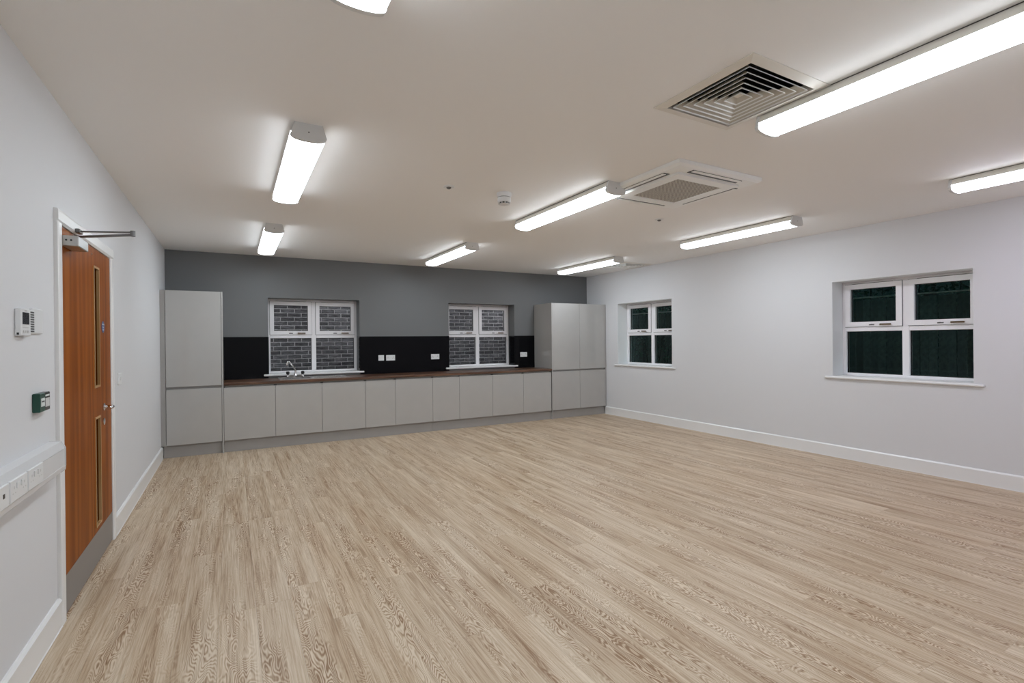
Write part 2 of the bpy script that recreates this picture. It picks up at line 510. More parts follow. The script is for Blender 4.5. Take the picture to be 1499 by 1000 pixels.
# ------------------------------------------------------------------ windows
def window(name, back, a0, a1, label):
    """a0..a1 along the wall; built for either wall by a coordinate swap"""
    base = YB if back else XR
    ctr = (a0 + a1) / 2
    loc = (ctr, base + REVEAL, WZ0) if back else (base + REVEAL, ctr, WZ0)
    root = thing(name, loc, label, 'window', kind='structure')
    # local mapping: s = along wall (left to right as seen), d = depth outward from the wall face, z
    def bx(bm, s0, s1, d0, d1, z0, z1, bev=0.0):
        if back: box(bm, a0 + s0, a0 + s1, base + d0, base + d1, z0, z1, bev)
        else: box(bm, base + d0, base + d1, a1 - s1, a1 - s0, z0, z1, bev)
        return bm
    def fr(bm, s0, s1, d0, d1, z0, z1, w):
        bx(bm, s0, s0 + w, d0, d1, z0, z1); bx(bm, s1 - w, s1, d0, d1, z0, z1)
        bx(bm, s0 + w, s1 - w, d0, d1, z0, z0 + w); bx(bm, s0 + w, s1 - w, d0, d1, z1 - w, z1)
        return bm
    Wd = a1 - a0; H0 = WZ0 + 0.022; H1 = WZ1; mid = Wd / 2; D = REVEAL
    bm = bmesh.new()
    bx(bm, 0, 0.042, D, D + .07, H0, H1, .004); bx(bm, Wd - .042, Wd, D, D + .07, H0, H1, .004)
    bx(bm, 0.042, Wd - .042, D, D + .07, H0, H0 + .03, .004); bx(bm, .042, Wd - .042, D, D + .07, H1 - .042, H1, .004)
    bx(bm, mid - .034, mid + .034, D, D + .07, H0 + .03, H1 - .042, .004)
    bx(bm, .042, mid - .034, D, D + .07, 1.492, 1.552, .004); bx(bm, mid + .034, Wd - .042, D, D + .07, 1.492, 1.552, .004)
    part('window_frame', bm, 'upvc', root)
    bm = bmesh.new()
    bx(bm, -.062, Wd + .062, -.028, D + .01, WZ0 - .008, WZ0 + .022, .008) if back else bx(bm, -.085, Wd + .085, -.028, 0, WZ0 - .012, WZ0 + .016, .010)
    if not back: bx(bm, 0, Wd, -.004, D + .01, WZ0, WZ0 + .022)
    part('window_sill', bm, 'trim_white', root)
    if not back:
        rl = bmesh.new()
        bx(rl, 0, .003, .002, D - .002, WZ0 + .023, WZ1); bx(rl, Wd - .003, Wd, .002, D - .002, WZ0 + .023, WZ1); bx(rl, .003, Wd - .003, .002, D - .002, WZ1 - .003, WZ1)
        part('reveal_lining', rl, 'reveal_white', root)
    for (s0, s1) in ((.042, mid - .034), (mid + .034, Wd - .042)):
        # lower fixed pane with its black seal
        z0, z1 = H0 + .03, 1.492
        gm = 'kitchen_glass' if back else 'window_glass'
        p = part('pane', bx(bmesh.new(), s0, s1, D + .034, D + .040, z0, z1), gm, root)
        part('glazing_seal', fr(bmesh.new(), s0, s1, D + .026, D + .046, z0, z1, .006), 'seal_black', p, 'black rubber seal')
        # upper opening sash, a little proud of the frame
        u0, u1 = s0 - .006, s1 + .006
        z0, z1 = 1.546, 2.049
        sash = part('sash', fr(bmesh.new(), u0, u1, D - .016, D + .055, z0, z1, .057), 'upvc', root)
        part('pane', bx(bmesh.new(), u0 + .056, u1 - .056, D + .026, D + .032, z0 + .056, z1 - .044), gm, sash)
        part('glazing_seal', fr(bmesh.new(), u0 + .0565, u1 - .0565, D + .018, D + .036, z0 + .0565, z1 - .0565, .006), 'seal_black', sash, 'black rubber seal')
        gp = bmesh.new()
        fr(gp, u0 - .004, u1 + .004, D - .003, D - .0005, z0 - .004, z1 + .004, .005)
        part('shadow_gap', gp, 'seal_black', sash)
        # lever handle, lock button
        hx = (u0 + u1) / 2 + .085
        hb = bmesh.new()
        bx(hb, hx - .02, hx + .115, D - .022, D - .016, z0 + .012, z0 + .036, .003)
        part('handle_plate', hb, 'upvc', sash)
        hl = bmesh.new()
        bx(hl, hx, hx + .115, D - .046, D - .032, z0 + .014, z0 + .032, .004)
        bx(hl, hx + .085, hx + .105, D - .034, D - .021, z0 + .016, z0 + .030, .003)
        part('handle', hl, 'bronze', sash, 'bronze lever handle')
        lk = bmesh.new()
        bx(lk, hx - .118, hx - .062, D - .021, D - .016, z0 + .014, z0 + .028, .002)
        bx(lk, hx - .098, hx - .086, D - .030, D - .021, z0 + .015, z0 + .030, .002)
        part('latch', lk, 'closer_dark', sash, 'small metal latch')
        # trickle vent above the sash
        vt = bmesh.new()
        bx(vt, u0 + .07, u1 - .07, D - .014, D, 2.0535, 2.068, .004)
        tv = part('trickle_vent', vt, 'upvc', root)
        vs = bmesh.new()
        bx(vs, u0 + .085, u1 - .085, D - .0155, D - .013, 2.0515, 2.0555)
        part('vent_slot', vs, 'carcass_dark', tv, 'dark vent slot')
    return root
window('window_1', True, *WIN_BACK[0], 'white four-pane window above the sink in the grey wall')
window('window_2', True, *WIN_BACK[1], 'white four-pane window in the grey wall, between the sockets and nearer the right tall cabinets')
window('window_3', False, *WIN_RIGHT[0], 'white four-pane window in the right wall, next to the tall cabinets')
window('window_4', False, *WIN_RIGHT[1], 'white four-pane window in the right wall, nearest the viewer')

# ------------------------------------------------------------------ door in the left wall
def door():
    y0, y1 = DOOR_Y
    root = thing('door_1', (XL, (y0 + y1) / 2, 0), 'brown wood veneer door with two slim vision panels in the left wall', 'door', kind='structure')
    fx = XL + 0.007                                    # leaf face
    # lining and architrave
    bm = bmesh.new()
    box(bm, XL - .14, XL, y0 - .03, y0, 0, DOOR_Z + .03); box(bm, XL - .14, XL, y1, y1 + .03, 0, DOOR_Z + .03)
    box(bm, XL - .14, XL, y0, y1, DOOR_Z, DOOR_Z + .03)
    part('door_lining', bm, 'trim_white', root)
    at, aw = 0.02, 0.072
    for (a, b) in ((y0 - aw, y0 - .002), (y1 + .002, y1 + aw)):
        bm = bmesh.new()
        inner = b if a < y0 - .01 else a
        outer = a if inner == b else b
        prism(bm, [(XL, outer), (XL + at - .004, outer), (XL + at, outer + (.012 if outer < inner else -.012)), (XL + at, inner + (-.012 if outer < inner else .012)), (XL + at * .55, inner), (XL, inner)], 2, 0, DOOR_Z + .002)
        part('architrave', bm, 'trim_white', root)
    bm = prism(bmesh.new(), [(XL, DOOR_Z + aw), (XL + at - .004, DOOR_Z + aw), (XL + at, DOOR_Z + aw - .012), (XL + at, DOOR_Z + .014), (XL + at * .55, DOOR_Z + .002), (XL, DOOR_Z + .002)], 1, y0 - aw, y1 + aw)
    part('architrave', bm, 'trim_white', root)
    # leaf with the two openings
    vp = [(4.105, 4.255, 1.145, 1.935), (4.105, 4.255, 0.245, 0.955)]
    leaf = part('door_leaf', slab_with_holes(bmesh.new(), 0, fx - .054, fx, (y0 + .004, y1 - .004), (.008, DOOR_Z - .004), vp), 'door_veneer', root)
    for v in vp:
        bd = part('glazing_bead', frame(bmesh.new(), 0, fx - .010, fx + .005, v[0], v[1], v[2], v[3], .013), 'bead_oak', leaf, 'pale oak glazing bead')
        part('pane', B(fx - .024, fx - .018, v[0] + .013, v[1] - .013, v[2] + .013, v[3] - .013), 'door_glass', leaf)
    part('kick_plate', B(fx, fx + .0015, y0 + .006, y1 - .012, .012, .212), 'kick_metal', leaf, 'grey metal kick plate')
    # lever handle on a rose
    hy, hz = 4.345, 1.0
    hb = bmesh.new()
    lathe(hb, [(.026, 0), (.026, .007), (.022, .009)], 24, 'X', (fx, hy, hz))
    tube(hb, [(fx + .006, hy, hz), (fx + .04, hy, hz), (fx + .052, hy - .006, hz), (fx + .056, hy - .02, hz), (fx + .056, hy - .13, hz)], .011)
    part('lever_handle', hb, 'chrome', leaf, 'chrome lever handle')
    kb = lathe(bmesh.new(), [(.024, 0), (.024, .006), (.02, .008)], 24, 'X', (fx, hy, hz - .10))
    part('keyhole_rose', kb, 'chrome', leaf, 'chrome keyhole rose')
    # round blue sign with white lettering
    sg = part('fire_sign', lathe(bmesh.new(), [(.04, 0), (.04, .0015)], 32, 'X', (fx, 4.365, 1.545)), 'sign_blue', leaf, 'round blue fire door sign with white lettering')
    for i, line in enumerate(('Fire door', 'keep', 'shut')):
        cu = bpy.data.curves.new('sign_text', 'FONT')
        cu.body = line; cu.size = 0.017; cu.align_x = 'CENTER'; cu.align_y = 'CENTER'; cu.extrude = 0.0003
        t = bpy.data.objects.new('tmp', cu); C.objects.link(t)
        bpy.context.view_layer.update()
        me = bpy.data.meshes.new_from_object(t.evaluated_get(bpy.context.evaluated_depsgraph_get()))
        bpy.data.objects.remove(t)
        # text faces +X, reading direction as seen from the room (+Y to the right)
        me.transform(Matrix(((0, 0, 1, fx + .002), (1, 0, 0, 4.365), (0, 1, 0, 1.563 - .018 * i), (0, 0, 0, 1))))
        bm = bmesh.new(); bm.from_mesh(me)
        part('lettering', bm, 'label_white', leaf)
    part('stud', lathe(bmesh.new(), [(.006, 0), (.006, .004), (.003, .006)], 12, 'X', (fx, 4.06, 2.0)), 'chrome', leaf)
    # overhead closer: body on the leaf, folded arm to the head of the frame
    cb = B(fx, -0.705, 3.415, 3.62, 1.945, 2.0, bev=.004)
    cl = part('door_closer', cb, 'closer_metal', leaf, 'silver overhead door closer')
    sc = bmesh.new()
    for yy in (1,):
        for xx in (-.735, -.755):
            lathe(sc, [(.005, 0), (.005, -.002)], 12, 'Y', (xx, 3.415, 1.975))
    part('screw', sc, 'plastic_dark', cl)
    px, py = -0.742, 3.56
    ex, ey = -0.468, 3.37
    ab = bmesh.new()
    lathe(ab, [(.013, 2.0), (.013, 2.026)], 16, 'Z', (px, py, 0))
    def bar(bm, p, q, w, h):
        p, q = Vector(p), Vector(q)
        d = (q - p).normalized(); s = d.cross(Vector((0, 0, 1))).normalized() * w / 2; u = Vector((0, 0, h / 2))
        vs = [bm.verts.new(c) for c in (p - s - u, p + s - u, p + s + u, p - s + u, q - s - u, q + s - u, q + s + u, q - s + u)]
        fs = [bm.faces.new([vs[i] for i in f]) for f in ((0, 1, 2, 3), (4, 7, 6, 5), (0, 4, 5, 1), (1, 5, 6, 2), (2, 6, 7, 3), (3, 7, 4, 0))]
        bmesh.ops.recalc_face_normals(bm, faces=fs)
    bar(ab, (px, py, 2.018), (ex, ey, 2.018), .022, .009)
    lathe(ab, [(.012, 2.010), (.012, 2.040)], 16, 'Z', (ex, ey, 0))
    part('main_arm', ab, 'closer_dark', cl, 'dark metal closer arm')
    fb = bmesh.new()
    bar(fb, (ex, ey, 2.032), (XL + at + .012, 3.66, 2.066), .016, .007)
    box(fb, XL + at, XL + at + .022, 3.63, 3.70, 2.055, 2.078, .003)
    part('fore_arm', fb, 'closer_dark', cl, 'dark metal closer arm')
door()
# dark passage beyond the door
pb = bmesh.new()
box(pb, XL - 1.5, XL - 1.44, 2.9, 5.1, -.05, 2.6)
box(pb, XL - 1.5, XL - .14, 2.84, 2.9, -.05, 2.6); box(pb, XL - 1.5, XL - .14, 5.1, 5.16, -.05, 2.6)
box(pb, XL - 1.5, XL - .14, 2.84, 5.16, 2.6, 2.66); box(pb, XL - 1.5, XL - .14, 2.84, 5.16, -.1, -.05)
solo('wall_passage', pb, 'white_paint', 'unlit passage walls behind the door', 'wall', kind='structure')

# ------------------------------------------------------------------ kitchen
CY = 7.49                        # door faces
def base_cabinet(x0, x1, label):
    r = thing('base_cabinet', ((x0 + x1) / 2, YB - .3, .155), label, 'cabinet', 'grey base cabinets under the worktop')
    c = bmesh.new()
    yb = YB - .012
    box(c, x0 + .001, x0 + .017, CY + .021, yb, .155, .872); box(c, x1 - .017, x1 - .001, CY + .021, yb, .155, .872)
    box(c, x0 + .017, x1 - .017, CY + .021, yb, .155, .171); box(c, x0 + .017, x1 - .017, yb - .008, yb, .171, .872)
    part('carcass', c, 'carcass_dark', r)
    d = B(x0 + .0018, x1 - .0018, CY, CY + .019, .157, .846, bev=.0015)
    part('door', d, 'cabinet_gloss', r)
    part('handle_rail', prism(bmesh.new(), [(CY + .021, .80), (CY + .045, .80), (CY + .045, .872), (CY + .010, .872), (CY + .010, .866), (CY + .035, .862), (CY + .035, .81), (CY + .021, .81)], 0, x0 + .001, x1 - .001), 'cabinet_matt', r)
    return r
bx_edges = [-0.110, 0.498, 1.097, 1.702, 2.150, 2.745, 3.200, 3.804, 4.405, 4.985]
ordw = ['wide grey gloss base cabinet against the left tall cabinet',
        'wide grey gloss base cabinet under the sink bowl, second from the left tall cabinet',
        'wide grey gloss base cabinet under the sink drainer, third from the left tall cabinet',
        'narrow grey gloss base cabinet, the first narrow one counted from the left',
        'wide grey gloss base cabinet between the two narrow base cabinets',
        'narrow grey gloss base cabinet, the second narrow one counted from the left',
        'wide grey gloss base cabinet below the left half of the window without a sink',
        'wide grey gloss base cabinet below the right half of the window without a sink',
        'wide grey gloss base cabinet against the right tall cabinets']
for i in range(9): base_cabinet(bx_edges[i], bx_edges[i + 1], ordw[i])

def tall_cabinet(x0, x1, label):
    r = thing('tall_cabinet', ((x0 + x1) / 2, YB - .3, .155), label, 'cabinet', 'grey tall cabinets')
    yb = YB - .004
    c = bmesh.new()
    box(c, x0 + .0005, x1 - .0005, CY + .021, yb, .155, .840); box(c, x0 + .0005, x1 - .0005, CY + .05, yb, .840, .895); box(c, x0 + .0005, x1 - .0005, CY + .021, yb, .895, 2.088)
    part('carcass', c, 'carcass_dark', r)
    part('door', B(x0 + .0018, x1 - .0018, CY, CY + .019, .157, .852, bev=.0015), 'cabinet_gloss', r)
    part('door', B(x0 + .0018, x1 - .0018, CY, CY + .019, .884, 2.092, bev=.0015), 'cabinet_gloss', r)
    part('handle_rail', B(x0 + .001, x1 - .001, CY + .030, CY + .05, .842, .894), 'cabinet_matt', r)
    part('top_panel', B(x0, x1, CY + .02, yb, 2.0885, 2.0915), 'cabinet_matt', r)
    return r
tall_cabinet(-0.730, -0.130, 'single tall grey gloss cabinet against the left wall')
tall_cabinet(5.022, 5.624, 'left one of the two tall grey gloss cabinets, beside the worktop end')
tall_cabinet(5.624, 6.226, 'right one of the two tall grey gloss cabinets, against the white wall')
solo('end_panel', B(-0.1285, -0.1115, CY - .004, YB - .002, 0, 2.093, bev=.001), 'cabinet_gloss', 'slim grey end panel between the left tall cabinet and the worktop', 'panel')
solo('end_panel', B(4.9995, 5.0205, CY - .004, YB - .002, 0, 2.093, bev=.001), 'cabinet_gloss', 'grey side panel of the right tall cabinets at the worktop end', 'panel')
solo('filler_panel', B(XL + .001, -0.732, CY + .006, CY + .024, .155, 2.093), 'cabinet_matt', 'narrow grey filler strip between left wall and tall cabinet', 'panel')
solo('filler_panel', B(6.228, XR - .001, CY + .004, CY + .022, .155, 2.093), 'cabinet_matt', 'narrow grey filler strip between tall cabinets and the right wall', 'panel')
for a, b, lab in ((XL + .022, -.130, 'grey plinth under the left tall cabinet'), (-.110, 2.742, 'grey plinth under the base cabinets, left length'),
                  (2.744, 4.998, 'grey plinth under the base cabinets, right length'), (5.022, XR - .022, 'grey plinth under the right tall cabinets')):
    solo('plinth', B(a, b, CY + .045, CY + .062, 0, .1545), 'cabinet_matt', lab, 'plinth', group='grey plinths under the cabinets')

# worktop with the sink cut-out
SX0, SX1, SY0, SY1 = 0.56, 1.50, 7.565, 7.985
wt = slab_with_holes(bmesh.new(), 2, .8735, .910, (-.1105, 4.9985), (CY + .004, YB - .001), [(SX0 + .02, SX1 - .02, SY0 + .02, SY1 - .02)])
box(wt, -.1105, 4.9985, CY - .012, CY + .006, .8735, .910, .006, 2)
solo('worktop', wt, 'walnut_top', 'dark walnut worktop running along the grey wall', 'worktop')

# black glass splashbacks
SPZ = 1.512
def splash(x0, x1, label, ret=None):
    r = thing('splashback', ((x0 + x1) / 2, YB, .911), label, 'splashback', 'black glass splashbacks')
    part('panel', B(x0, x1, YB - .006, YB, .911, SPZ), 'black_glass', r)
    for xx, s, l2 in (ret or []):
        solo('splashback_return', B(*sorted((xx + s * .0005, xx + s * .006)), YB, YB + REVEAL - .018, WZ0 + .024, SPZ), 'black_glass', l2, 'splashback', loc=(xx, YB + .1, WZ0), group='black glass strips in the window reveals')
splash(-.1105, WIN_BACK[0][0], 'black glass splashback between the left tall cabinet and the sink window', [(WIN_BACK[0][0], 1, 'black glass strip lining the left reveal of the sink window')])
splash(WIN_BACK[0][1], WIN_BACK[1][0], 'long black glass splashback between the two kitchen windows', [(WIN_BACK[0][1], -1, 'black glass strip lining the right reveal of the sink window'), (WIN_BACK[1][0], 1, 'black glass strip lining the left reveal of the window without a sink')])
splash(WIN_BACK[1][1], 4.9985, 'narrow black glass splashback beside the right tall cabinets', [(WIN_BACK[1][1], -1, 'black glass strip lining the right reveal of the window without a sink')])

# sink
def sink():
    r = thing('kitchen_sink', ((SX0 + SX1) / 2, (SY0 + SY1) / 2, .911), 'stainless steel inset sink with drainer below the left window', 'sink')
    bx0, bx1, by0, by1 = .60, .98, 7.60, 7.90
    d = slab_with_holes(bmesh.new(), 2, .9105, .9145, (SX0, SX1), (SY0, SY1), [(bx0, bx1, by0, by1)])
    part('deck', d, 'steel', r)
    b = bmesh.new()
    t = .003
    box(b, bx0 - t, bx0, by0 - t, by1 + t, .76, .911); box(b, bx1, bx1 + t, by0 - t, by1 + t, .76, .911)
    box(b, bx0, bx1, by0 - t, by0, .76, .911); box(b, bx0, bx1, by1, by1 + t, .76, .911); box(b, bx0 - t, bx1 + t, by0 - t, by1 + t, .757, .76)
    part('bowl', b, 'steel', r)
    part('rim', frame(bmesh.new(), 2, .9145, .9175, SX0, SX1, SY0, SY1, .010), 'steel', r)
    for i in range(7):
        part('drainer_rib', B(1.04, 1.45, 7.62 + i * .042, 7.636 + i * .042, .9145, .9175, bev=.001), 'steel', r)
    part('waste', lathe(bmesh.new(), [(.04, .7605), (.04, .763), (.02, .762)], 20, 'Z', (.79, 7.75, 0)), 'chrome', r)
sink()
def tap():
    x, y, z = .795, 7.94, .9147
    r = thing('mixer_tap', (x, y, z), 'chrome swan-neck mixer tap with two dark knobs behind the sink', 'tap')
    b = bmesh.new()
    box(b, x - .115, x + .115, y - .022, y + .022, z, z + .022, .006, 2)
    lathe(b, [(.024, z + .018), (.022, z + .035), (.014, z + .055)], 18, 'Z', (x, y, 0))
    part('bridge', b, 'chrome', r)
    f_ = .55                                   # how far the neck swings towards the room
    prof = [(0, .04), (.002, .07), (.0, .10), (-.012, .135), (-.035, .170), (-.062, .205), (-.082, .228), (-.098, .238), (-.112, .234), (-.120, .218), (-.123, .196), (-.124, .178)]
    pts = [(x + p * .95, y + p * f_, z + q) for p, q in prof]
    part('spout', tube(bmesh.new(), pts, [.014] + [.012] * 10 + [.0135]), 'chrome', r)
    for s in (-1, 1):
        k = lathe(bmesh.new(), [(.018, z + .02), (.015, z + .045), (.010, z + .05)], 16, 'Z', (x + s * .1, y, 0))
        h = part('valve', k, 'chrome', r)
        part('knob', lathe(bmesh.new(), [(.016, z + .048), (.024, z + .056), (.025, z + .082), (.018, z + .092)], 10, 'Z', (x + s * .1, y, 0)), 'plastic_dark', h, 'dark turning knob')
tap()

# ------------------------------------------------------------------ sockets and switches
def plate_local(o, place):
    return o
def face_box(root_face, u0, u1, z0, z1, d0, d1, bm=None, bev=0.0):
    """root_face: ('back', y) faces -Y with u = x ; ('left', x) faces +X with u = y; d measured out of the face"""
    bm = bm or bmesh.new()
    f, a = root_face
    if f == 'back': box(bm, u0, u1, a - d1, a - d0, z0, z1, bev)
    else: box(bm, a + d0, a + d1, u0, u1, z0, z1, bev)
    return bm
def socket(face, u0, u1, z0, z1, label, group, double=True, spur=False, loc_d=0.0):
    f, a = face
    uc = (u0 + u1) / 2
    loc = (uc, a, z0) if f == 'back' else (a, uc, z0)
    nm = 'fused_switch' if spur else ('wall_socket' if double else 'wall_switch')
    r = thing(nm, loc, label, 'socket' if (double and not spur) else 'switch', group)
    part('face_plate', face_box(face, u0, u1, z0, z1, 0, .010, bev=.002), 'plastic_white', r)
    w = u1 - u0; zc = (z0 + z1) / 2; h = z1 - z0
    if double and not spur:
        for s in (-1, 1):
            sw = part('rocker', face_box(face, uc + s * w * .13 - .009, uc + s * w * .13 + .009, zc + .004, zc + .026, .010, .014, bev=.001), 'plastic_white', r)
            c = uc + s * w * .30
            hb = bmesh.new()
            face_box(face, c - .0035, c + .0035, zc + .006, zc + .016, .0095, .0103, hb)
            face_box(face, c - .016, c - .009, zc - .012, zc - .007, .0095, .0103, hb)
            face_box(face, c + .009, c + .016, zc - .012, zc - .007, .0095, .0103, hb)
            part('pin_holes', hb, 'plastic_grey' if f == 'left' else 'plastic_dark', r, 'dark socket pin holes')
    elif spur:
        part('rocker', face_box(face, uc - w * .2, uc - w * .05, zc - .012, zc + .012, .010, .014, bev=.001), 'plastic_white', r)
        part('indicator', face_box(face, uc + w * .16, uc + w * .26, zc - .004, zc + .012, .0098, .0108), 'plastic_dark', r, 'black square indicator')
        part('fuse_holder', face_box(face, uc - w * .38, uc - w * .28, zc - .02, zc + .004, .010, .012, bev=.001), 'plastic_grey', r)
    else:
        part('rocker', face_box(face, uc - .010, uc + .010, zc - .014, zc + .014, .010, .014, bev=.001), 'plastic_white', r)
    return r
SB = ('back', YB - .006)
G1 = 'white sockets on the black splashbacks'
socket(SB, 2.043, 2.132, 1.120, 1.208, 'small square white switch plate on the long black splashback', G1, double=False)
socket(SB, 2.168, 2.314, 1.118, 1.206, 'white double socket on the long splashback, next to the square switch', G1)
socket(SB, 2.934, 3.080, 1.118, 1.206, 'white double socket on the long splashback, standing alone near the second window', G1)
socket(SB, 4.682, 4.828, 1.116, 1.204, 'white double socket beside the right tall cabinets', G1)
socket(('left', XL), 4.885, 4.985, 1.110, 1.200, 'small white switch plate on the left wall beyond the door', None, double=False)

# dado trunking on the left wall
TF = XL + .060
def trunking():
    ye = 3.225
    r = thing('dado_trunking', (XL, ye, .80), 'white plastic dado trunking along the left wall before the door', 'trunking')
    y0 = YF + .001
    x = XL + .0006
    prof = [(x, .803), (x + .045, .803), (TF - .002, .815), (TF, .835), (TF - .003, .838), (TF - .003, .917), (TF, .920), (TF - .006, .934), (x + .045, .953), (x, .956)]
    part('trunk_body', prism(bmesh.new(), prof, 1, y0, ye - .010), 'trunk_plastic', r)
    part('end_cap', prism(bmesh.new(), [(x, .801), (x + .046, .801), (TF, .813), (TF + .002, .835), (TF + .002, .92), (TF - .004, .936), (x + .046, .955), (x, .958)], 1, ye - .010, ye), 'trunk_plastic', r)
    part('cover_strip', B(TF - .003, TF - .001, y0, ye - .011, .8385, .9165), 'trunk_plastic', r)
    return r
trunking()
TFACE = ('left', TF - .001)
G2 = 'white outlets on the dado trunking'
socket(TFACE, 2.686, 2.858, .843, .925, 'white double socket on the trunking, nearest the door', G2)
socket(TFACE, 2.497, 2.671, .843, .925, 'white double socket on the trunking, second from the door', G2)
socket(TFACE, 2.310, 2.484, .843, .925, 'white outlet plate with black square on the trunking, cut by the left edge', G2, spur=True)

# door entry phone, blank plate, green call point
def entry():
    f = ('left', XL)
    r = thing('entry_phone', (XL, 2.86, 1.46), 'white video entry panel with black screen on the left wall', 'intercom')
    part('body', face_box(f, 2.797, 2.905, 1.464, 1.580, 0, .022, bev=.003), 'plastic_white', r)
    part('screen', face_box(f, 2.808, 2.884, 1.514, 1.564, .0215, .0232), 'screen_black', r, 'black glass screen')
    part('emblem', face_box(f, 2.835, 2.862, 1.569, 1.574, .0215, .0228), 'plastic_grey', r)
    for i in range(3):
        part('button', face_box(f, 2.812 + i * .024, 2.828 + i * .024, 1.479, 1.489, .0215, .025, bev=.001), 'plastic_grey', r, 'small grey button')
    part('strip', face_box(f, 2.810, 2.876, 1.499, 1.502, .0215, .023), 'plastic_grey', r)
    part('side_button', B(XL + .007, XL + .014, 2.7955, 2.7975, 1.470, 1.479), 'plastic_dark', r, 'small black button')
    part('speaker_body', face_box(f, 2.906, 2.958, 1.476, 1.578, 0, .020, bev=.003), 'plastic_white', r)
    for i in range(9):
        part('speaker_slot', face_box(f, 2.910, 2.955, 1.483 + i * .0103, 1.4893 + i * .0103, .0195, .0206), 'plastic_dark', r, 'black speaker slot')
entry()
solo('blank_plate', face_box(('left', XL), 2.972, 3.105, 1.478, 1.590, 0, .012, bev=.003), 'plastic_white', 'plain white blank plate beside the video entry panel', 'wall plate')
def call_point():
    f = ('left', XL)
    r = thing('call_point', (XL, 3.06, 1.12), 'green emergency door release box on the left wall by the door', 'call point')
    part('box', face_box(f, 2.99, 3.060, 1.122, 1.207, 0, .028, bev=.003), 'green_plastic', r)
    part('label_panel', face_box(f, 3.001, 3.050, 1.147, 1.184, .0275, .0295), 'label_white', r, 'white label')
    part('arrow_mark', face_box(f, 3.008, 3.042, 1.166, 1.173, .0290, .0300), 'plastic_dark', r, 'black mark on the label')
    part('side_unit', face_box(f, 3.061, 3.138, 1.122, 1.207, 0, .026, bev=.003), 'dark_plastic', r, 'black side unit')
    part('side_window', face_box(f, 3.070, 3.128, 1.140, 1.180, .0255, .0270), 'plastic_grey', r, 'grey window')
    part('side_label', face_box(f, 3.070, 3.126, 1.188, 1.196, .0255, .0270), 'label_white', r, 'white strip')
call_point()

# ------------------------------------------------------------------ ceiling lamps
def lamp(x, y0, y1, glow, label):
    r = thing('ceiling_light', (x, (y0 + y1) / 2, ZC), label, 'ceiling light', 'surface batten lights on the ceiling')
    def arc(hw, zt, zb, n=9):
        return [(x + hw * math.cos(math.pi * i / n), zt - (zt - zb) * math.sin(math.pi * i / n) ** 0.9) for i in range(n + 1)]
    e = .022
    part('housing', prism(bmesh.new(), [(x - .073, ZC), (x - .0735, ZC - .004), (x - .0965, ZC - .050), (x + .0965, ZC - .050), (x + .0735, ZC - .004), (x + .073, ZC)], 1, y0 + e, y1 - e), 'lamp_body', r)
    d = [(x + .0945, ZC - .050), (x + .0955, ZC - .070)] + [(px, pz) for px, pz in arc(.0945, ZC - .075, ZC - .099)] + [(x - .0955, ZC - .070), (x - .0945, ZC - .050)]
    part('diffuser', prism(bmesh.new(), d, 1, y0 + e, y1 - e), glow, r, 'glowing white diffuser')
    part('diffuser_edge', prism(prism(bmesh.new(), [(x - .0962, ZC - .050), (x - .0957, ZC - .0745), (x - .0948, ZC - .0755), (x - .0956, ZC - .050)], 1, y0 + e, y1 - e),
         [(x + .0956, ZC - .050), (x + .0948, ZC - .0755), (x + .0957, ZC - .0745), (x + .0962, ZC - .050)], 1, y0 + e, y1 - e), 'lamp_edge', r, 'dimmer glowing edge of the diffuser')
    cap = [(x + .0755, ZC), (x + .099, ZC - .073)] + [(px, pz) for px, pz in arc(.0975, ZC - .077, ZC - .102)] + [(x - .099, ZC - .073), (x - .0755, ZC)]
    for a, b, s in ((y0, y0 + e, -1), (y1 - e, y1, 1)):
        c = part('end_cap', prism(bmesh.new(), cap, 1, a, b), 'lamp_cap', r, 'grey end cap')
        yy = a if s < 0 else b
        part('screw', lathe(bmesh.new(), [(.004, 0), (.004, s * .001)], 10, 'Y', (x, yy, ZC - .05)), 'plastic_dark', c)
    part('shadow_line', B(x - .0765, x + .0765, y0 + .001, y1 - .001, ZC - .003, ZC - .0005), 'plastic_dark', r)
rows = [(0.28, 1.80), (3.085, 4.575), (5.84, 7.36)]
cols = [0.395, 2.695, 5.14]
lab = {(0, 0): 'batten light in the left column, closest to the viewer and cut by the top edge',
       (0, 1): 'batten light in the left column, second from the grey wall',
       (0, 2): 'batten light in the left column, nearest the grey wall',
       (1, 0): 'long batten light in the middle column beside the near air vent',
       (1, 1): 'batten light in the middle column, left of the air conditioning unit',
       (1, 2): 'batten light in the middle column, nearest the grey wall',
       (2, 0): 'batten light in the right column, cut by the right edge',
       (2, 1): 'batten light in the right column, beyond the air conditioning unit',
       (2, 2): 'batten light in the right column, nearest the grey wall'}
for i, x in enumerate(cols):
    for j, (a, b) in enumerate(rows):
        g = 'lamp_neutral'
        if (i, j) == (2, 0): g = 'lamp_lilac'
        elif i == 2: g = 'lamp_cool'
        lamp(x, a, b, g, lab[(i, j)])

